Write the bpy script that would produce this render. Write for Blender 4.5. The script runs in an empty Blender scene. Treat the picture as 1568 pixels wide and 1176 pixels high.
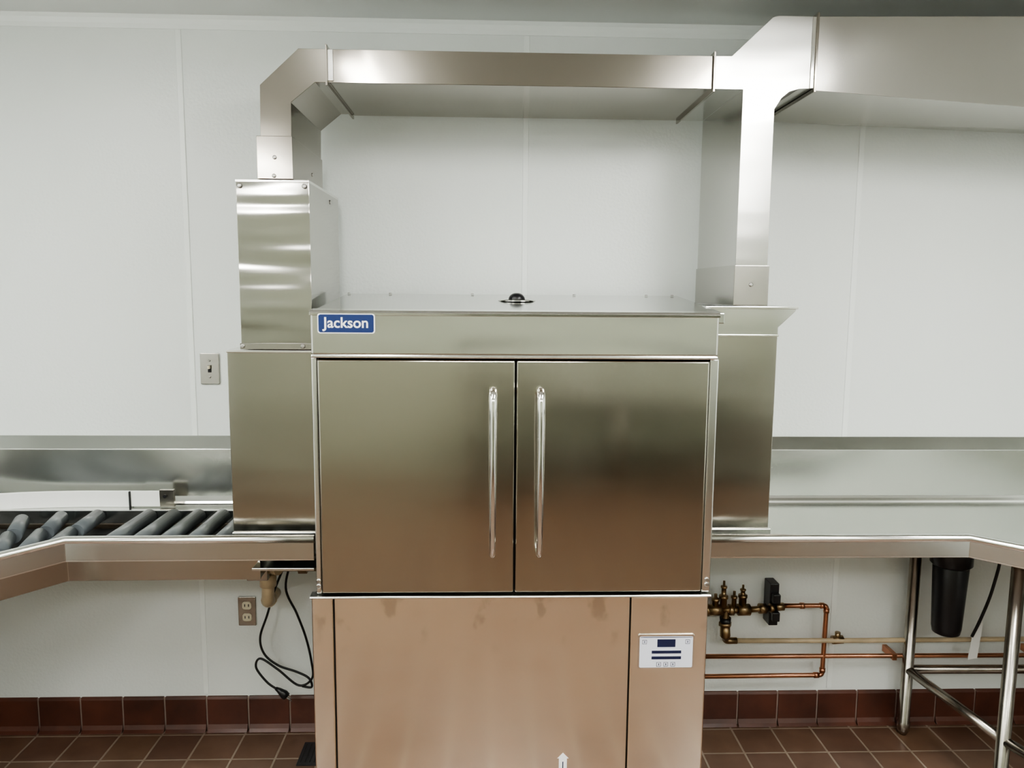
import bpy, bmesh, math
from mathutils import Vector, Matrix
S=bpy.context.scene; COL=S.collection

# ---------------------------------------------------------------- materials
def mat(name, col=(.5,.5,.5), rough=.5, metal=0., spec=.5):
    m=bpy.data.materials.new(name); m.use_nodes=True
    b=m.node_tree.nodes['Principled BSDF']
    b.inputs['Base Color'].default_value=(*col,1); b.inputs['Roughness'].default_value=rough
    b.inputs['Metallic'].default_value=metal; b.inputs['Specular IOR Level'].default_value=spec
    return m
def N(m,t,**k):
    n=m.node_tree.nodes.new(t)
    for a,v in k.items(): setattr(n,a,v)
    return n
def L(m,a,b): m.node_tree.links.new(a,b)
def coords(m,scale=(1,1,1),loc=(0,0,0)):
    tc=N(m,'ShaderNodeTexCoord'); mp=N(m,'ShaderNodeMapping'); mp.inputs['Scale'].default_value=scale
    mp.inputs['Location'].default_value=loc
    L(m,tc.outputs['Object'],mp.inputs[0]); return mp.outputs[0]
def noise(m,scale,sc=(1,1,1),detail=3,loc=(0,0,0)):
    n=N(m,'ShaderNodeTexNoise'); n.inputs['Scale'].default_value=scale; n.inputs['Detail'].default_value=detail
    L(m,coords(m,sc,loc),n.inputs['Vector']); return n.outputs['Fac']
def ramp(m,fac,stops):
    r=N(m,'ShaderNodeValToRGB'); L(m,fac,r.inputs[0]); e=r.color_ramp.elements
    while len(e)<len(stops): e.new(.5)
    for i,(p,c) in enumerate(stops):
        e[i].position=p; e[i].color=(*c,1) if len(c)==3 else c
    return r.outputs[0]
def maprange(m,v,a,b,c,d):
    r=N(m,'ShaderNodeMapRange'); L(m,v,r.inputs[0])
    for i,x in enumerate((a,b,c,d)): r.inputs[i+1].default_value=x
    return r.outputs[0]
def steel(name,col,rough,wave=.25,wsc=(1.0,1.0,4.5),smudge=0,seed=0,dist=.02,aniso=.6,tan=(0,0,1)):
    m=mat(name,col,rough,1.)
    b=m.node_tree.nodes['Principled BSDF']
    n1=noise(m,1,(3,3,9),3,(seed,0,seed))
    L(m,maprange(m,n1,.3,.7,rough-.02,rough+.02),b.inputs['Roughness'])
    if aniso:
        b.inputs['Anisotropic'].default_value=aniso
        cx=N(m,'ShaderNodeCombineXYZ')
        for i in range(3): cx.inputs[i].default_value=tan[i]
        L(m,cx.outputs[0],b.inputs['Tangent'])
    if wave:
        n2=noise(m,1,wsc,1,(3+seed,1,2+seed))
        bp2=N(m,'ShaderNodeBump'); bp2.inputs['Strength'].default_value=wave; bp2.inputs['Distance'].default_value=dist
        L(m,n2,bp2.inputs['Height']); L(m,bp2.outputs[0],b.inputs['Normal'])
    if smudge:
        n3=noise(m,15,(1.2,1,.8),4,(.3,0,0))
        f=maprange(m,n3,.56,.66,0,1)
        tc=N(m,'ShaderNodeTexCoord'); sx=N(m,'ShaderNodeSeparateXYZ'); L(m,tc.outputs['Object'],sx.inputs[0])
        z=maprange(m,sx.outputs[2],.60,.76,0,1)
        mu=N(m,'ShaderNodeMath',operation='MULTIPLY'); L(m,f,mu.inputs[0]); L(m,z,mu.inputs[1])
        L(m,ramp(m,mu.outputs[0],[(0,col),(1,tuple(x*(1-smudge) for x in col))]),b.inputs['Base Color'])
    return m
M={}
M['door']=steel('brushed_steel_door',(.50,.475,.415),.13,wave=.22,wsc=(.8,.8,3),aniso=.5)
M['base']=steel('brushed_steel_floor_reflection',(.99,.91,.79),.18,wave=.16,smudge=.25,wsc=(.8,.8,3))  # tint puts the bright warm floor reflection into the steel; smudges are fingerprints
M['cowl']=steel('steel_cowl',(.46,.44,.395),.14,wave=.30,seed=2,aniso=.5)
M['hood']=steel('steel_header',(.62,.615,.58),.13,wave=.35,seed=1,wsc=(1.5,1,7))
M['top']=steel('steel_top_sheet',(.52,.53,.51),.12,wave=.12,seed=1,wsc=(1.2,1.2,1),aniso=0)
M['duct']=steel('steel_duct_dark_reflection',(.33,.305,.27),.13,wave=.04,wsc=(4.5,1.5,1.5),aniso=.4)  # darkened: brown ceiling reflection is put into the duct colour
M['ductb']=steel('steel_branch_duct',(.43,.415,.385),.20,wave=.09,wsc=(1.5,1.5,1.5),seed=3)
M['ductv']=steel('steel_duct_bright',(.54,.535,.51),.20,wave=.28,wsc=(2,2,7))  # lighter copy of the duct steel for the brightly reflecting wye
M['vent']=steel('steel_vent_box',(.47,.46,.43),.12,wave=.60,wsc=(1.5,1.5,11),seed=5,aniso=.3)
M['table']=steel('steel_table',(.60,.61,.58),.20,wave=.06,wsc=(1.5,1.5,1.5),aniso=0)
M['rim']=steel('steel_rim',(.80,.80,.77),.20,wave=0,aniso=0)
M['polish']=mat('polished_steel',(.84,.83,.80),.10,1.)
M['leg']=mat('satin_tube_steel',(.46,.43,.385),.24,1.)
M['screw']=mat('screw_steel',(.5,.49,.47),.3,1.)
M['dark']=mat('gap_shade_and_part_black',(.012,.012,.012),.7)  # black for shade in gaps, also for dark small parts
M['black']=mat('black_plastic',(.012,.012,.014),.3)
M['cord']=mat('black_rubber',(.008,.008,.009),.45)
M['roller']=mat('grey_pvc_roller',(.11,.125,.135),.3)
M['white']=mat('white_uhmw_plastic',(.86,.87,.85),.35)
M['pvc']=mat('beige_cpvc',(.62,.50,.33),.4)
M['copper']=mat('copper_pipe',(.60,.29,.18),.28,1.)
M['brass']=mat('brass_valve',(.36,.26,.15),.34,1.)
for k in ('copper','brass','pvc','leg','roller'):
    m=M[k]; b=m.node_tree.nodes['Principled BSDF']; c=tuple(b.inputs['Base Color'].default_value)[:3]
    L(m,ramp(m,noise(m,14,(1,1,1),3),[(.35,tuple(x*.72 for x in c)),(.65,c)]),b.inputs['Base Color'])
M['navy']=mat('badge_navy',(.010,.028,.12),.35)
M['badgewhite']=mat('badge_white',(.9,.9,.92),.4)
M['ctrl']=mat('control_membrane',(.66,.68,.76),.35)
M['ctrldark']=mat('control_display',(.012,.016,.05),.25)
M['ivory']=mat('ivory_toggle',(.72,.66,.5),.4)
def frp(name,col,rough,bs=.32):
    m=mat(name,col,rough,0,.45); b=m.node_tree.nodes['Principled BSDF']
    n=noise(m,95,(1,1,1),2); bp=N(m,'ShaderNodeBump'); bp.inputs['Strength'].default_value=bs; bp.inputs['Distance'].default_value=.002
    L(m,n,bp.inputs['Height']); L(m,bp.outputs[0],b.inputs['Normal'])
    L(m,ramp(m,noise(m,1.1,(1,1,1),2),[(.3,tuple(x*.97 for x in col)),(.7,col)]),b.inputs['Base Color'])
    return m
M['frp']=frp('white_frp_panel',(.815,.855,.835),.32,.5)
M['ceil']=frp('ceiling_panel',(.82,.845,.835),.6,.2)
M['olive']=mat('far_wall_paint',(.34,.36,.29),.7)
M['trim']=mat('frp_trim_vinyl',(.88,.92,.90),.3)
def quarry(name,ca,cb,grout,size,rough):
    m=mat(name,ca,rough); b=m.node_tree.nodes['Principled BSDF']
    br=N(m,'ShaderNodeTexBrick'); br.offset=0; br.squash=1
    L(m,coords(m,(1,1,1),(-.02,.03,0)),br.inputs['Vector'])
    br.inputs['Scale'].default_value=1; br.inputs['Brick Width'].default_value=size; br.inputs['Row Height'].default_value=size
    br.inputs['Mortar Size'].default_value=.004; br.inputs['Mortar Smooth'].default_value=.2
    br.inputs['Color1'].default_value=(*ca,1); br.inputs['Color2'].default_value=(*cb,1); br.inputs['Mortar'].default_value=(*grout,1)
    mx=N(m,'ShaderNodeMixRGB',blend_type='MULTIPLY'); mx.inputs[0].default_value=.7
    L(m,br.outputs['Color'],mx.inputs[1]); L(m,ramp(m,noise(m,9,(1,1,1),5),[(.3,(.6,.55,.5)),(.7,(1,1,1))]),mx.inputs[2])
    L(m,mx.outputs[0],b.inputs['Base Color'])
    bp=N(m,'ShaderNodeBump'); bp.inputs['Strength'].default_value=.5; bp.inputs['Distance'].default_value=.003; bp.invert=True
    L(m,br.outputs['Fac'],bp.inputs['Height']); L(m,bp.outputs[0],b.inputs['Normal'])
    return m
M['floor']=quarry('quarry_tile_floor',(.155,.092,.058),(.125,.070,.048),(.28,.23,.18),.155,.28)
M['btile']=mat('quarry_tile_cove',(.13,.030,.018),.32)
m=M['btile']; L(m,ramp(m,noise(m,7,(1,1,1),4),[(.3,(.055,.020,.013)),(.7,(.11,.038,.024))]),m.node_tree.nodes['Principled BSDF'].inputs['Base Color'])
M['grout']=mat('grout',(.26,.20,.17),.85)
def emis(name,col,s):
    m=bpy.data.materials.new(name); m.use_nodes=True; b=m.node_tree.nodes['Principled BSDF']
    b.inputs['Base Color'].default_value=(.8,.8,.8,1); b.inputs['Emission Color'].default_value=(*col,1); b.inputs['Emission Strength'].default_value=s
    return m
M['lens']=emis('fixture_lens',(1,.995,.95),34)

# ---------------------------------------------------------------- mesh helpers
def empty(name,loc=(0,0,0)):
    e=bpy.data.objects.new(name,None); e.location=loc; e.empty_display_size=.1; COL.objects.link(e); return e
def link(o,parent):
    COL.objects.link(o)
    if parent is not None:
        o.parent=parent; o.matrix_parent_inverse=Matrix.Translation(parent.location).inverted()
    return o
def mk(name,v,f,m,parent=None,bevel=0,smooth=False,seg=2):
    me=bpy.data.meshes.new(name); me.from_pydata([tuple(x) for x in v],[],f); me.update()
    bm=bmesh.new(); bm.from_mesh(me); bmesh.ops.recalc_face_normals(bm,faces=bm.faces); bm.to_mesh(me); bm.free()
    me.materials.append(M[m] if isinstance(m,str) else m)
    o=bpy.data.objects.new(name,me); link(o,parent)
    if smooth:
        for p in me.polygons: p.use_smooth=True
    if bevel:
        b=o.modifiers.new('bevel','BEVEL'); b.width=bevel; b.segments=seg; b.limit_method='ANGLE'; b.angle_limit=math.radians(30)
    return o
BF=[(0,1,2,3),(4,7,6,5),(0,4,5,1),(1,5,6,2),(2,6,7,3),(3,7,4,0)]
def bv(x0,x1,y0,y1,z0,z1):
    return [(x0,y0,z0),(x1,y0,z0),(x1,y1,z0),(x0,y1,z0),(x0,y0,z1),(x1,y0,z1),(x1,y1,z1),(x0,y1,z1)]
def box(name,x0,x1,y0,y1,z0,z1,m,parent=None,bevel=.0015,seg=2):
    return mk(name,bv(x0,x1,y0,y1,z0,z1),BF,m,parent,bevel,seg=seg)
def boxes(name,lst,m,parent=None,bevel=.0015):
    v=[];f=[]
    for b in lst:
        k=len(v); v+=bv(*b); f+=[tuple(i+k for i in q) for q in BF]
    return mk(name,v,f,m,parent,bevel)
def _pr(n): return [tuple(range(n)),tuple(range(2*n-1,n-1,-1))]+[(i,i+n,(i+1)%n+n,(i+1)%n) for i in range(n)]
def prism_xz(name,poly,y0,y1,m,parent=None,bevel=.0015):
    return mk(name,[(x,y0,z) for x,z in poly]+[(x,y1,z) for x,z in poly],_pr(len(poly)),m,parent,bevel)
def prism_xy(name,poly,z0,z1,m,parent=None,bevel=.0015):
    return mk(name,[(x,y,z0) for x,y in poly]+[(x,y,z1) for x,y in poly],_pr(len(poly)),m,parent,bevel)
def prism_yz(name,poly,x0,x1,m,parent=None,bevel=.0015):
    return mk(name,[(x0,y,z) for y,z in poly]+[(x1,y,z) for y,z in poly],_pr(len(poly)),m,parent,bevel)
def catmull(P,k=8):
    P=[Vector(p) for p in P]; out=[]
    for i in range(len(P)-1):
        a=P[max(i-1,0)];b=P[i];c=P[i+1];d=P[min(i+2,len(P)-1)]
        for j in range(k):
            t=j/k
            out.append(.5*((2*b)+(c-a)*t+(2*a-5*b+4*c-d)*t*t+(3*b-a-3*c+d)*t**3))
    out.append(P[-1]); return out
def tube_geo(pts,r,n=16):
    pts=[Vector(p) for p in pts]; R=r if isinstance(r,(list,tuple)) else [r]*len(pts)
    v=[];f=[]; T=[]
    for i in range(len(pts)):
        a=pts[max(i-1,0)]; b=pts[min(i+1,len(pts)-1)]; T.append((b-a).normalized())
    up=Vector((0,0,1)) if abs(T[0].z)<.9 else Vector((0,1,0))
    nr=T[0].cross(up).normalized()
    for i,p in enumerate(pts):
        nr=(nr-T[i]*nr.dot(T[i])).normalized(); bn=T[i].cross(nr)
        for j in range(n):
            a=2*math.pi*j/n; v.append(p+(nr*math.cos(a)+bn*math.sin(a))*R[i])
    for i in range(len(pts)-1):
        for j in range(n):
            f.append((i*n+j,i*n+(j+1)%n,(i+1)*n+(j+1)%n,(i+1)*n+j))
    f.append(tuple(range(n-1,-1,-1))); f.append(tuple(range((len(pts)-1)*n,len(pts)*n)))
    return v,f
def tubes(name,lst,m,parent=None,n=16):
    V=[];F=[]
    for pts,r in lst:
        v,f=tube_geo(pts,r,n); k=len(V); V+=v; F+=[tuple(i+k for i in q) for q in f]
    o=mk(name,V,F,m,parent)
    for p in o.data.polygons: p.use_smooth=len(p.vertices)==4
    return o
def tube(name,pts,r,m,parent=None,n=16): return tubes(name,[(pts,r)],m,parent,n)
def elbowed(P,rad=.02,k=5):
    P=[Vector(p) for p in P]; out=[P[0]]
    for i in range(1,len(P)-1):
        a=P[i]+(P[i-1]-P[i]).normalized()*rad; c=P[i]+(P[i+1]-P[i]).normalized()*rad
        for j in range(k+1):
            t=j/k; out.append((1-t)**2*a+2*t*(1-t)*P[i]+t*t*c)
    out.append(P[-1]); return out
def screws(name,pts,parent,axis=(0,-1,0),r=.0055):
    ax=Vector(axis); l=[]
    for p in pts:
        p=Vector(p); l.append(([p,p+ax*.002,p+ax*.0035],[r,r,r*.6]))
    return tubes(name,l,'screw',parent,10)
def text(name,s,size,loc,m,parent,off=.0,ext=.0004):
    c=bpy.data.curves.new(name,'FONT'); c.body=s; c.size=size; c.offset=off; c.extrude=ext; c.align_x='CENTER'; c.align_y='CENTER'
    t=bpy.data.objects.new(name,c); COL.objects.link(t); bpy.context.view_layer.update()
    me=bpy.data.meshes.new_from_object(t.evaluated_get(bpy.context.evaluated_depsgraph_get()))
    bpy.data.objects.remove(t)
    me.transform(Matrix.Translation(loc)@Matrix.Rotation(math.radians(90),4,'X')); me.materials.clear(); me.materials.append(M[m])
    return link(bpy.data.objects.new(name,me),parent)
def rrect(cx,cz,w,h,r,k=5):
    o=[]
    for sx,sz,a0 in ((1,1,0),(-1,1,90),(-1,-1,180),(1,-1,270)):
        for i in range(k+1):
            a=math.radians(a0+90*i/k); o.append((cx+sx*(w/2-r)+r*math.cos(a),cz+sz*(h/2-r)+r*math.sin(a)))
    return o

# ---------------------------------------------------------------- room
XL,XR,YB,YF,ZC=-2.5,2.85,2.80,-2.6,2.60
box('floor',XL-.1,XR+.1,YF-.1,YB+.1,-.1,0,'floor',bevel=0)
box('ceiling',XL-.1,XR+.1,YF-.1,YB+.1,ZC,ZC+.1,'ceil',bevel=0)
box('wall_back',XL-.1,XR+.1,YB,YB+.1,0,ZC,'frp',bevel=0)
box('wall_left',XL-.1,XL,YF,YB,0,ZC,'frp',bevel=0)
box('wall_right',XR,XR+.1,YF,YB,0,ZC,'frp',bevel=0)
box('wall_front',XL-.1,XR+.1,YF-.1,YF,0,ZC,'olive',bevel=0)
for i,x in enumerate((-2.26,-1.062,.135,1.341,2.54)):
    prism_xy('trim_%d'%(i+1),[(x-.011,YB),(x-.009,YB-.0035),(x+.009,YB-.0035),(x+.011,YB)],.145,2.555,'trim',bevel=.0008)
prism_yz('trim_6',[(YB,2.556),(YB-.003,2.556),(YB-.003,2.572),(YB-.008,2.588),(YB-.016,ZC),(YB,ZC)],XL,XR,'trim',bevel=.001)
def base_tiles(name,horizontal,a0,a1,wallc,sgn):
    v=[];f=[]; s=.157; prof=[(0,0),(-.028,0),(-.018,.010),(-.011,.025),(-.010,.125),(-.006,.134),(0,.136)]
    a=a0
    while a<a1-.01:
        b=min(a+s-.006,a1); k=len(v); n=len(prof)
        for t in (a,b):
            for d,z in prof: v.append((t,wallc+d,z) if horizontal else (wallc+sgn*d,t,z))
        f+= [tuple(k+i for i in range(n)),tuple(k+n+i for i in reversed(range(n)))]
        f+= [(k+i,k+n+i,k+n+(i+1)%n,k+(i+1)%n) for i in range(n)]
        a+=s
    o=mk(name,v,f,'btile',None,.0015)
    g=(box(name+'_grout',a0,a1,wallc-.006,wallc,0,.133,'grout') if horizontal else box(name+'_grout',min(wallc,wallc+sgn*-.006),max(wallc,wallc+sgn*-.006),a0,a1,0,.133,'grout'))
    g.parent=o
base_tiles('baseboard_back',True,XL+.03,XR-.03,YB,1)
base_tiles('baseboard_left',False,YF+.03,YB-.03,XL,-1)
base_tiles('baseboard_right',False,YF+.03,YB-.03,XR,1)

# ---------------------------------------------------------------- surface-mounted ceiling fixtures
def fixture(x,y,w,d):
    e=empty('ceiling_light',(x,y,ZC))
    box('housing',x-w/2-.015,x+w/2+.015,y-d/2-.02,y+d/2+.02,ZC-.025,ZC,'white',e)
    box('lens',x-w/2,x+w/2,y-d/2,y+d/2,ZC-.075,ZC-.025,'lens',e,bevel=.012,seg=3)
    boxes('end_caps',[(x-w/2-.01,x+w/2+.01,y-d/2-.02,y-d/2,ZC-.08,ZC-.02),(x-w/2-.01,x+w/2+.01,y+d/2,y+d/2+.02,ZC-.08,ZC-.02)],'white',e)
for t in ((-.52,.95,.10,1.2),(1.14,.95,.44,1.2),(-1.90,.80,.30,1.2),(.1,-1.3,1.2,.3),(1.9,-1.3,.3,1.2),(-1.7,-1.3,.3,1.2)): fixture(*t)  # third one is an added, unseen lamp brightening the wall's left side

# ---------------------------------------------------------------- unseen prep table, added behind the camera for its reflection in the doors
PT=empty('reflection_prep_table',(1.1,-2.1,0))
box('top',-.2,2.4,-2.55,-1.85,.885,.91,'rim',PT,.004)
box('undershelf',-.15,2.35,-2.5,-1.92,.27,.30,'table',PT,.003)
box('backsplash',-.2,2.4,-2.58,-2.55,.885,1.05,'table',PT,.003)
tubes('legs',[([(x,y,0),(x,y,.89)],.021) for x in (-.12,1.1,2.32) for y in (-2.48,-1.92)],'leg',PT)

# ---------------------------------------------------------------- dishwasher
D=empty('commercial_dishwasher',(.085,2.45,0))
box('lower_body',-.497,.65,2.172,2.70,.16,.80,'cowl',D,.003)
box('upper_body',-.482,.652,2.168,2.70,.80,1.60,'cowl',D,.003)
boxes('gap_shade_sheets',[(-.47,.64,2.160,2.169,.805,1.494),(-.48,.64,2.163,2.173,.17,.795)],'dark',D,0)  # black sheets stand in for the shade inside door and panel gaps
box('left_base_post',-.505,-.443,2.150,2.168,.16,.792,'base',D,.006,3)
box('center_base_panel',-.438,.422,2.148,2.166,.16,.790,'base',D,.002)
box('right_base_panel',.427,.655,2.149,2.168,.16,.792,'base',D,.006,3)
prism_yz('base_ledge',[(2.165,.792),(2.135,.792),(2.130,.796),(2.132,.801),(2.165,.804)],-.505,.657,'rim',D,.001)
box('left_stile',-.487,-.472,2.140,2.165,.806,1.490,'rim',D,.004,3)
box('right_stile',.630,.655,2.140,2.165,.806,1.490,'rim',D,.004,3)
box('left_door',-.470,.0795,2.136,2.158,.809,1.484,'door',D,.005,4)
box('right_door',.0835,.628,2.136,2.158,.809,1.484,'door',D,.005,4)
box('header_panel',-.482,.645,2.120,2.160,1.497,1.612,'hood',D,.006,4)
prism_yz('header_lip',[(2.160,1.624),(2.124,1.620),(2.117,1.614),(2.118,1.606),(2.124,1.610),(2.160,1.612)],-.484,.648,'polish',D,.001)
box('header_bottom_bead',-.482,.645,2.117,2.150,1.490,1.499,'rim',D,.003)
prism_yz('sloped_top',[(2.140,1.590),(2.140,1.619),(2.68,1.662),(2.70,1.662),(2.70,1.590)],-.480,.665,'top',D,.002)
screws('top_screws',[(x,2.66,1.662) for x in (-.47,-.33,-.05,.3,.55,.64)],D,(0,0,1))
tube('top_vent_ring',[(.095,2.47,1.643),(.095,2.47,1.648)],[.062,.058],'hood',D,32)
tube('top_vent_dome',[(.095,2.47,1.646)]+[(.095,2.47,1.648+.022*math.sin(a*math.pi/12)) for a in range(0,6)],[.026]+[.026*math.cos(a*math.pi/12)+.001 for a in range(0,6)],'black',D,24)
for nm,x in (('left_handle',.018),('right_handle',.150)):
    P=[(x,2.140,.930),(x,2.110,.932),(x,2.088,.95),(x,2.084,1.05),(x,2.082,1.17),(x,2.084,1.28),(x,2.088,1.375),(x,2.108,1.397),(x,2.140,1.399)]
    pts=catmull(P,6)
    rr=[.0085+.0035*min(1,max(0,(p.z-.93)/.35)) for p in pts]
    tube(nm,pts,rr,'polish',D,20)
screws('hinge_pins',[(-.480,2.140,.845),(.644,2.140,.83),(-.480,2.140,.83),(.644,2.140,.845)],D,r=.007)
yb=2.1195
prism_xz('name_badge_border',rrect(-.384,1.5845,.156,.055,.007),yb-.0022,yb+.002,'badgewhite',D,.0005)
prism_xz('name_badge_field',rrect(-.384,1.5845,.150,.049,.006),yb-.0030,yb,'navy',D,.0003)
text('name_badge_text','Jackson',.0405,(-.384,yb-.0033,1.5855),'badgewhite',D,off=.0007)
yc=2.149
prism_xz('control_frame',rrect(.533,.622,.168,.106,.006),yc-.004,yc+.002,'polish',D,.001)
prism_xz('control_membrane',rrect(.533,.620,.158,.096,.004),yc-.0050,yc,'ctrl',D,.0004)
boxes('control_displays',[(.506,.560,yc-.0058,yc-.003,.636,.660),(.490,.578,yc-.0058,yc-.003,.616,.625),(.490,.578,yc-.0058,yc-.003,.598,.607),(.456,.610,yc-.0056,yc-.003,.6655,.6675)],'ctrldark',D,.0003)
icons=[]
for cx,cz in ((.468,.652),(.596,.652),(.512,.582),(.533,.582),(.554,.582)):
    w=.0065
    icons+=[(cx-w,cx+w,yc-.0056,yc-.004,cz+w-.001,cz+w),(cx-w,cx+w,yc-.0056,yc-.004,cz-w,cz-w+.001),(cx-w,cx-w+.001,yc-.0056,yc-.004,cz-w,cz+w),(cx+w-.001,cx+w,yc-.0056,yc-.004,cz-w,cz+w),(cx-.001,cx+.001,yc-.0056,yc-.004,cz-.003,cz+.003)]
boxes('control_icons',icons,'ctrldark',D,0)
prism_xz('arrow_decal',[(.221,.215),(.221,.285),(.216,.285),(.233,.303),(.250,.285),(.245,.285),(.245,.215)],2.1473,2.149,'badgewhite',D,.0002)
boxes('arrow_decal_print',[(.2315,.2345,2.1468,2.148,.225,.275)],'ctrldark',D,0)
for i,(x,y) in enumerate(((-.45,2.22),(.60,2.22),(-.45,2.64),(.60,2.64))):
    tube('leg_%d'%(i+1),[(x,y,0),(x,y,.012),(x,y,.03),(x,y,.165)],[.03,.03,.019,.019],'leg',D)
# splash cowls bolted to both ends of the machine
box('left_cowl_panel',-.770,-.490,2.30,2.735,.935,1.490,'cowl',D,.002)
boxes('left_cowl_hem',[(-.772,-.50,2.292,2.31,.922,.940)],'rim',D,.002)
boxes('left_cowl_top_bead',[(-.772,-.49,2.296,2.734,1.488,1.496)],'rim',D,.002)
box('right_cowl_panel',.655,.879,2.30,2.735,.945,1.548,'cowl',D,.002)
boxes('right_cowl_hem',[(.65,.885,2.292,2.31,.925,.948)],'rim',D,.002)
prism_xz('right_cowl_flare',[(.655,1.548),(.655,1.630),(.932,1.630),(.930,1.622),(.879,1.573),(.879,1.548)],2.298,2.735,'hood',D,.0015)
boxes('right_cowl_flare_lip',[(.655,.936,2.294,2.737,1.628,1.635),(.655,.881,2.294,2.30,1.545,1.551)],'polish',D,.001)
prism_xz('side_wing',[(.653,1.545),(.653,1.622),(.672,1.618),(.658,1.545)],2.20,2.30,'hood',D,.001)

# ---------------------------------------------------------------- ductwork
K=empty('exhaust_duct',(.1,2.5,2.3))
box('vent_box_shell',-.728,-.517,2.302,2.742,1.498,1.986,'vent',K,.002)
boxes('vent_box_bottom_flange',[(-.730,-.515,2.298,2.304,1.498,1.516)],'ductb',K,.001)
boxes('vent_box_top_cap',[(-.7285,-.5165,2.299,2.745,1.982,1.990)],'rim',K,.001)
screws('vent_box_screws',[(-.716,2.2985,1.972),(-.530,2.2985,1.972),(-.722,2.2975,1.508),(-.545,2.2975,1.508)],K,r=.007)
screws('vent_box_side_screws',[(-.5165,2.60,1.96)],K,(1,0,0),.007)
box('left_sleeve',-.663,-.561,2.296,2.706,1.991,2.112,'duct',K,.0015)
prism_xz('left_elbow',[(-.652,2.10),(-.649,2.253),(-.538,2.354),(-.453,2.354),(-.453,2.262),(-.493,2.262),(-.562,2.206),(-.564,2.10)],2.30,2.70,'duct',K,.001)
box('cross_duct',-.453,.652,2.30,2.72,2.262,2.354,'duct',K,.001)
def band(nm,x0,x1,y0,y1,z0,z1,t=.008,m='polish'):
    return boxes(nm,[(x0,x1,y0-t,y0+.002,z0-t,z1+t),(x0,x1,y1-.002,y1+t,z0-t,z1+t),(x0,x1,y0,y1,z0-t,z0+.002),(x0,x1,y0,y1,z1-.002,z1+t)],m,K,.001)
band('joint_left',-.461,-.455,2.30,2.72,2.262,2.354,.010,'duct')
boxes('joint_left_cleat',[(-.460,-.440,2.2965,2.302,2.266,2.352)],'polish',K,.001)
band('joint_mid',.650,.656,2.30,2.72,2.262,2.354,.010,'duct')
prism_xz('wye_fitting',[(.652,2.354),(.705,2.355),(.820,2.464),(.836,2.468),(.948,2.468),(.948,2.268),(.905,2.266),(.878,2.258),(.856,2.240),(.836,2.208),(.838,1.72),(.741,1.72),(.741,2.262),(.652,2.262)],2.30,2.72,'ductv',K,.001)
band('joint_right',.946,.953,2.30,2.72,2.264,2.469,.008,'duct')
boxes('joint_right_cleat',[(.936,.949,2.2965,2.302,2.268,2.466)],'polish',K,.001)
xs,xe=.952,2.84
v=[(xs,2.30,2.262),(xs,2.30,2.468),(xs,2.72,2.468),(xs,2.72,2.262),(xe,2.30,2.150),(xe,2.30,2.505),(xe,2.72,2.505),(xe,2.72,2.208)]
mk('branch_duct',v,[(0,1,2,3),(4,5,6,7),(0,4,5,1),(1,5,6,2),(2,6,7,3),(3,7,4,0)],'ductb',K,.001)
box('right_sleeve',.737,.842,2.294,2.722,1.638,1.757,'ductb',K,.0015)
screws('duct_screws',[(-.612,2.2955,2.052),(-.615,2.2955,2.000),(.788,2.2935,1.70)],K,r=.006)
screws('sleeve_side_screw',[(-.5615,2.55,2.04)],K,(1,0,0),.006)

# ---------------------------------------------------------------- tables
def offset_poly(pl,d):
    P=[Vector(p) for p in pl]; out=[]
    for i,p in enumerate(P):
        ns=[]
        if i>0: t=(P[i]-P[i-1]).normalized(); ns.append(Vector((-t.y,t.x)))
        if i<len(P)-1: t=(P[i+1]-P[i]).normalized(); ns.append(Vector((-t.y,t.x)))
        n=sum(ns,Vector((0,0))).normalized(); out.append(p+n*(d/max(.3,n.dot(ns[0]))))
    return [tuple(o) for o in out]
def rimset(e,pl,sg,zb):
    a=offset_poly(pl,0); b=offset_poly(pl,sg*.005)
    tube('rolled_edge',[(x,y,.942) for x,y in offset_poly(pl,sg*.010)],.0135,'rim',e,16)
    prism_xy('apron',a+b[::-1],zb,.944,'table',e,.001)
    c=offset_poly(pl,sg*.022); prism_xy('apron_hem',a+c[::-1],zb-.004,zb+.003,'rim',e,.001)
    c1=offset_poly(pl,sg*.020); c2=offset_poly(pl,sg*.024)
    prism_xy('inner_rise',c1+c2[::-1],.90,.944,'table',e,.0005)
def splash(e,x0,x1,nm='backsplash'):
    prism_yz(nm,[(2.798,.88),(2.757,.88),(2.757,1.100),(2.795,1.143),(2.798,1.143)],x0,x1,'table',e,.002)
    prism_yz(nm+'_cove',[(2.760,.904),(2.738,.904),(2.742,.912),(2.750,.920),(2.757,.928),(2.760,.928)],x0,x1,'rim',e,.001)
TR=empty('corner_worktable',(1.8,2.3,0))
pr=[(.660,2.205),(1.462,2.203),(2.02,1.655),(2.02,.75)]
rimset(TR,pr,1,.889)
prism_xy('deck',offset_poly(pr,.018)+[(2.79,.75),(2.79,2.765),(.660,2.765)],.898,.905,'table',TR,.001)
splash(TR,.88,2.79)
prism_xz('side_splash',[(2.785,.88),(2.785,1.10),(2.83,1.143),(2.83,.88)],.75,2.76,'table',TR,.002)
LG=[(1.600,2.715),(1.655,2.25),(2.70,2.70),(2.10,.85),(2.70,.85)]
tubes('table_legs',[([(x,y,0),(x,y,.02),(x,y,.05),(x,y,.055),(x,y,.897)],[.012,.022,.024,.0205,.0205]) for x,y in LG],'leg',TR)
tubes('leg_gussets',[([(x,y,.84),(x,y,.899)],[.026,.036]) for x,y in LG],'leg',TR)
tubes('leg_rails',[([(1.60,2.715,.262),(2.70,2.715,.255)],.0165),([(1.60,2.715,.262),(1.655,2.25,.262)],.0165),([(1.655,2.25,.262),(2.10,.85,.262)],.0165),([(2.70,2.70,.262),(2.70,.85,.262)],.0165)],'leg',TR)
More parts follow.
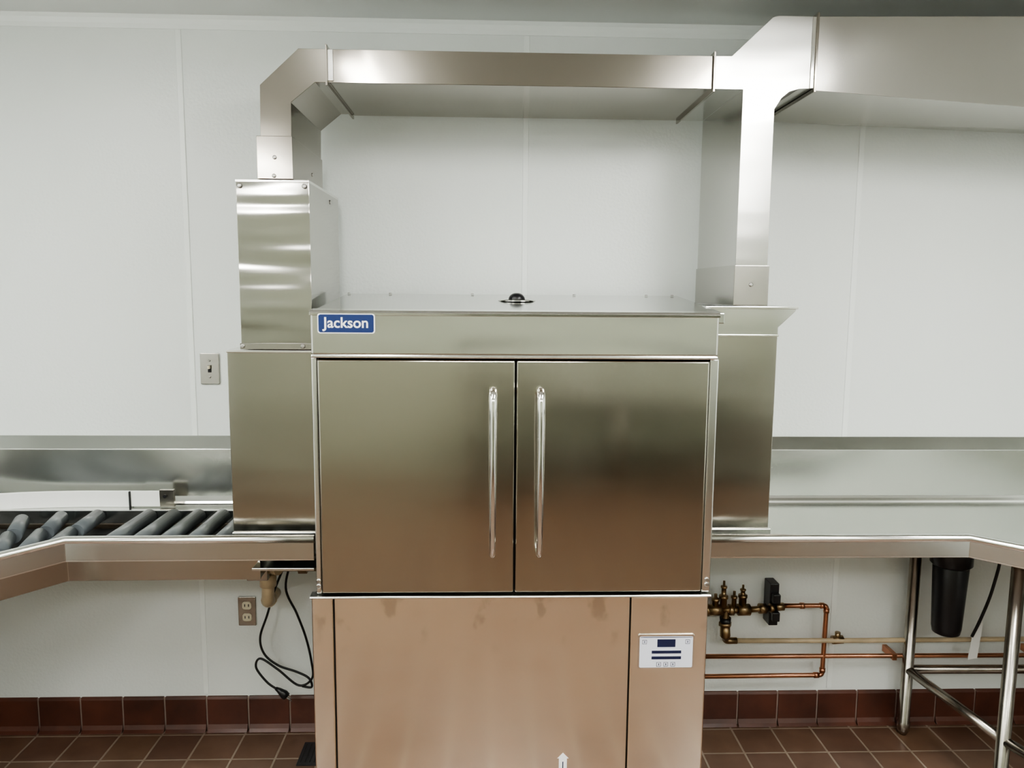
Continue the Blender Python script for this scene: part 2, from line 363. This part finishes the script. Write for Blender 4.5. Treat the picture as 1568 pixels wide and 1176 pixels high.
tube('deck_bolt',[(1.00,2.40,.899),(1.00,2.40,.885),(1.00,2.40,.876)],[.014,.012,.004],'black',TR)
TL=empty('roller_conveyor_table',(-1.6,2.3,0))
pl=[(-.508,2.213),(-1.225,2.205),(-1.80,1.45),(-1.80,.6)]
rimset(TL,pl,-1,.884)
tr=offset_poly(pl,-.085); tr[0]=(-.692,2.295)
prism_xy('trough_shell',tr+[(-2.35,.6),(-2.35,2.70),(-.692,2.70)],.792,.840,'cowl',TL,.002)
box('shallow_pan',-.70,-.515,2.24,2.70,.838,.846,'table',TL,.001)
si=offset_poly(pl,-.079); si2=offset_poly(pl,-.087); si[0]=(-.690,2.2905); si2[0]=(-.690,2.2985)
prism_xy('trough_front',si+si2[::-1],.792,.890,'cowl',TL,.001)
prism_xy('trough_liner',tr+[(-2.35,.6),(-2.35,2.64),(-.692,2.64)],.840,.842,'dark',TL,0)
a=offset_poly(pl,-.018); b=offset_poly(pl,-.055); prism_xy('deck_front_ledge',a+b[::-1],.893,.899,'table',TL,.0005)
box('deck_rear_ledge',-2.47,-.51,2.655,2.765,.892,.902,'table',TL,.001)
box('rear_roller_rail',-2.0,-.51,2.640,2.656,.862,.908,'table',TL,.001)
box('table_end_pan',-2.47,-2.35,.6,2.70,.84,.902,'table',TL,.001)
splash(TL,-2.47,-.772)
prism_xz('side_splash',[(-2.44,.88),(-2.44,1.10),(-2.485,1.143),(-2.485,.88)],.6,2.76,'table',TL,.002)
rl=[]; x=-.58
while x>-1.24:
    rl.append(([(x,2.262,.890),(x,2.266,.890),(x,2.636,.890)],[.018,.0245,.0245])); x-=.084
cx,cy=-1.27,1.86
for k in range(1,11):
    a=math.radians(90+k*8.6-2); c,s=math.cos(a),math.sin(a)
    rl.append(([(cx+.405*c,cy+.405*s,.890),(cx+.59*c,cy+.59*s,.890)],.0225))
    a-=math.radians(1.2); c,s=math.cos(a),math.sin(a)
    rl.append(([(cx+.60*c,cy+.60*s,.890),(cx+.775*c,cy+.775*s,.890)],.0245))
y=1.80
while y>.7:
    rl.append(([(-2.05,y,.890),(-1.88,y,.890)],.0225)); y-=.093
tubes('conveyor_rollers',rl,'roller',TL,20)
gp=catmull([(-1.255,2.700,0),(-1.45,2.700,0),(-1.66,2.675,0),(-1.86,2.60,0),(-2.05,2.46,0),(-2.17,2.26,0),(-2.23,2.0,0)],6)
g2=[(p.x,p.y) for p in gp]
prism_xy('guide_rail',g2+offset_poly(g2,-.012)[::-1],.902,.960,'white',TL,.002)
box('guide_rail_end',-1.257,-1.155,2.694,2.704,.906,.962,'white',TL,.002)
boxes('guide_rail_bracket',[(-1.262,-1.257,2.688,2.696,.888,.962)],'dark',TL,.001)
boxes('guide_rail_clip',[(-1.155,-1.105,2.690,2.704,.905,.968)],'leg',TL,.001)
tube('guide_rail_bolt',[(-1.135,2.69,.945),(-1.135,2.684,.945)],.006,'black',TL)
LL=[(-2.30,2.60),(-1.95,.75),(-2.40,.75),(-1.95,1.75)]
tubes('table_legs',[([(x,y,0),(x,y,.02),(x,y,.05),(x,y,.055),(x,y,.80)],[.012,.022,.024,.0205,.0205]) for x,y in LL],'leg',TL)
# ---------------------------------------------------------------- drain & cord
DR=empty('drain_plumbing',(-.78,2.55,.79))
box('drain_box',-.800,-.730,2.50,2.60,.705,.790,'leg',DR,.003)
tube('drain_tailpiece',elbowed([(-.700,2.53,.735),(-.745,2.56,.735),(-.745,2.56,.69),(-.755,2.58,.60),(-.790,2.74,.545),(-.790,2.799,.545)],.02),.021,'pvc',DR)
tubes('drain_couplings',[([(-.745,2.56,.755),(-.745,2.56,.735)],.026),([(-.745,2.56,.71),(-.747,2.563,.665)],.028),([(-.775,2.66,.573),(-.783,2.70,.560)],.027)],'pvc',DR)
tube('drain_arm',[(-.745,2.56,.735),(-.50,2.56,.735)],.018,'brass',DR)
tubes('drain_arm_nuts',[([(-.64,2.56,.735),(-.61,2.56,.735)],.026),([(-.56,2.56,.735),(-.53,2.56,.735)],.026)],'brass',DR,6)
PC=empty('power_cord',(-.72,2.70,.6))
q=[(-.63,2.71,.838),(-.695,2.71,.72),(-.727,2.71,.598),(-.690,2.71,.50),(-.660,2.71,.41),(-.642,2.71,.32),(-.640,2.71,.25),(-.690,2.71,.222),(-.765,2.71,.285),(-.828,2.715,.325),(-.845,2.715,.29),(-.805,2.71,.235),(-.765,2.71,.205)]
q2=[(-.64,2.72,.838),(-.71,2.72,.72),(-.765,2.72,.60),(-.800,2.72,.49),(-.828,2.72,.405),(-.815,2.72,.34),(-.765,2.72,.295),(-.700,2.72,.27),(-.655,2.72,.245),(-.645,2.72,.21),(-.68,2.72,.213)]
tubes('cord',[(catmull(q,8),.0042),(catmull(q2,8),.0042)],'cord',PC,10)
tube('plug_body',[(-.775,2.71,.212),(-.762,2.71,.203),(-.745,2.71,.188),(-.735,2.71,.178)],[.006,.010,.016,.015],'black',PC,14)
tubes('plug_prongs',[([(-.737,2.704,.180),(-.722,2.704,.166)],.002),([(-.737,2.716,.180),(-.722,2.716,.166)],.002),([(-.733,2.71,.174),(-.718,2.71,.160)],.0022)],'screw',PC,8)

# ---------------------------------------------------------------- wall devices
E1=empty('light_switch',(-.998,2.80,1.388))
prism_xz('switch_plate',rrect(-.998,1.388,.068,.113,.004),2.792,2.80,'ductb',E1,.002)
boxes('switch_slot',[(-1.004,-.992,2.7905,2.793,1.375,1.401)],'dark',E1,0)
box('toggle',-1.002,-.994,2.778,2.793,1.388,1.400,'ivory',E1,.002)
screws('plate_screws',[(-.998,2.792,1.418),(-.998,2.792,1.358)],E1,r=.004)
E2=empty('wall_outlet',(-.896,2.80,.473))
prism_xz('outlet_plate',rrect(-.896,.473,.066,.113,.004),2.793,2.80,'leg',E2,.002)
prism_xz('receptacle_top',rrect(-.896,.496,.034,.030,.010),2.7905,2.794,'ivory',E2,.001)
prism_xz('receptacle_bottom',rrect(-.896,.450,.034,.030,.010),2.7905,2.794,'ivory',E2,.001)
boxes('receptacle_slots',[(cx-.0015,cx+.0015,2.7895,2.791,cz-.004,cz+.006) for cx in (-.903,-.889) for cz in (.496,.450)],'black',E2,0)

# ---------------------------------------------------------------- copper plumbing
W=empty('water_supply_piping',(1.1,2.73,.4))
Y=2.73
tubes('copper_lines',[(elbowed([(1.109,Y,.510),(1.281,Y,.510),(1.279,Y,.234),(.66,Y,.232)],.012),.0085),
  ([(.66,Y,.313),(2.80,Y,.304)],.0085)],'copper',W)
tubes('copper_elbows',[([(1.255,Y,.510),(1.270,Y,.510)],.011),([(1.281,Y,.498),(1.281,Y,.483)],.011),([(1.279,Y,.262),(1.279,Y,.247)],.011),([(1.265,Y,.234),(1.248,Y,.234)],.011),([(1.180,Y,.510),(1.195,Y,.510)],.0115)],'copper',W)
tube('cpvc_line',elbowed([(.925,Y,.374),(1.4,Y-.01,.376),(2.80,Y-.01,.378)],.02),.009,'pvc',W)
def stem(x,steps):
    P=[];R=[]
    for z0,z1,r in steps:
        P+=[(x,Y-.01,z0+.0004),(x,Y-.01,z1)]; R+=[r,r]
    return (P,R)
tubes('brass_manifold',[([(.655,Y-.01,.490),(.80,Y-.01,.495),(.84,Y-.01,.50)],.012),([(.83,Y-.01,.50),(.88,Y-.01,.50)],.021),([(.88,Y-.01,.50),(.96,Y-.01,.50)],.014),([(.94,Y-.01,.50),(.985,Y-.01,.50)],.022),([(.985,Y-.01,.50),(1.06,Y-.01,.505)],.011),([(1.02,Y-.01,.504),(1.045,Y-.01,.504)],.019),
 ([(.895,Y-.01,.50),(.895,Y-.01,.455),(.895,Y-.01,.452)],[.014,.014,.02]),([(.895,Y-.01,.44),(.897,Y-.01,.40),(.902,Y-.01,.385)],[.018,.02,.012]),(elbowed([(.898,Y-.01,.40),(.902,Y,.374),(.945,Y,.374)],.012),.0125),
 stem(.855,[(.51,.535,.012),(.535,.545,.015),(.545,.562,.006)]),stem(.885,[(.51,.545,.013),(.545,.556,.017),(.556,.585,.009),(.585,.592,.012),(.592,.612,.004)]),
 stem(.925,[(.51,.545,.009),(.545,.553,.012),(.553,.572,.005)]),stem(.957,[(.51,.548,.014),(.548,.558,.017),(.558,.575,.008),(.575,.580,.011),(.580,.596,.004)]),
 ([(.655,Y,.41),(.70,Y,.41),(.7005,Y,.41),(.715,Y,.41)],[.010,.010,.016,.016]),([(1.31,Y,.374),(1.35,Y,.376)],.016),([(1.33,Y,.376),(1.33,Y,.405)],.010)],'brass',W,12)
tubes('nuts',[([(.815,Y-.01,.50),(.832,Y-.01,.50)],.023),([(.905,Y-.01,.50),(.925,Y-.01,.50)],.021),([(1.060,Y-.01,.506),(1.075,Y-.01,.506)],.017),([(.895,Y-.01,.452),(.895,Y-.01,.438)],.024)],'brass',W,6)
tube('black_bowl',[(.895,Y-.01,.47),(.896,Y-.01,.44)],[.021,.019],'black',W)
boxes('pipe_clamp_strut',[(1.066,1.100,2.735,2.799,.430,.594),(1.070,1.098,Y-.02,Y+.01,.455,.49),(1.070,1.098,Y-.02,Y+.01,.525,.56)],'black',W,.003)
tube('pipe_clamp',[(1.085,Y-.005,.508),(1.115,Y-.005,.509)],.015,'brass',W)
boxes('pipe_straps',[(x-.008,x+.008,Y-.012,2.799,.296,.322) for x in (1.55,2.1,2.6)],'copper',W,.001)

F=empty('water_filter',(1.70,2.63,.42))
fx,fy=1.685,2.635
tube('filter_bowl',[(fx,fy,.442),(fx,fy,.448),(fx,fy,.47),(fx,fy,.70),(fx,fy,.705)],[.035,.046,.050,.060,.058],'black',F,28)
tube('filter_collar',[(fx,fy,.70),(fx,fy,.71),(fx,fy,.765),(fx,fy,.79),(fx,fy,.80)],[.060,.070,.070,.066,.030],'black',F,28)
tubes('filter_ports',[([(fx-.10,fy,.765),(fx+.13,fy,.765)],.018)],'black',F,14)
boxes('filter_bracket',[(fx-.05,fx+.05,fy+.02,fy+.03,.79,.897),(fx-.06,fx+.06,fy-.04,fy+.05,.795,.803)],'black',F,.003)
tubes('filter_hose',[(catmull([(fx+.12,fy,.765),(fx+.18,fy,.75),(fx+.175,fy+.02,.60),(fx+.155,fy+.04,.48),(fx+.14,fy+.06,.40)],6),.0055)],'black',F,10)
prism_xz('filter_tag',[(1.815,.31),(1.850,.315),(1.862,.45),(1.845,.49),(1.825,.40)],2.692,2.695,'white',F,.0005)

FD=empty('floor_drain',(-.60,2.60,0))
box('drain_grate',-.67,-.55,2.56,2.70,.0,.004,'black',FD,.001)
boxes('drain_slots',[(-.66+i*.016,-.655+i*.016,2.575,2.685,.003,.0050) for i in range(7)],'dark',FD,.0003)

# ---------------------------------------------------------------- world / camera
w=bpy.data.worlds.new('room_air'); S.world=w; w.use_nodes=True
w.node_tree.nodes['Background'].inputs[0].default_value=(.9,.95,1,1); w.node_tree.nodes['Background'].inputs[1].default_value=.05
try: S.view_settings.look='AgX - Medium High Contrast'
except Exception as ex: print(ex)
cd=bpy.data.cameras.new('camera'); cd.sensor_width=36; cd.lens=36*1178/1568; cd.clip_start=.02
co=bpy.data.objects.new('camera',cd); COL.objects.link(co)
th=math.radians(7.0); ps=math.radians(1.9); ro=.0079
fwd=Vector((math.sin(ps)*math.cos(th),math.cos(ps)*math.cos(th),-math.sin(th)))
right=Vector((math.cos(ps),-math.sin(ps),0)); up=right.cross(fwd)
r2=right*math.cos(ro)+up*math.sin(ro); u2=up*math.cos(ro)-right*math.sin(ro)
co.matrix_world=Matrix((( r2.x,u2.x,-fwd.x,0),(r2.y,u2.y,-fwd.y,0),(r2.z,u2.z,-fwd.z,1.68),(0,0,0,1)))
S.camera=co
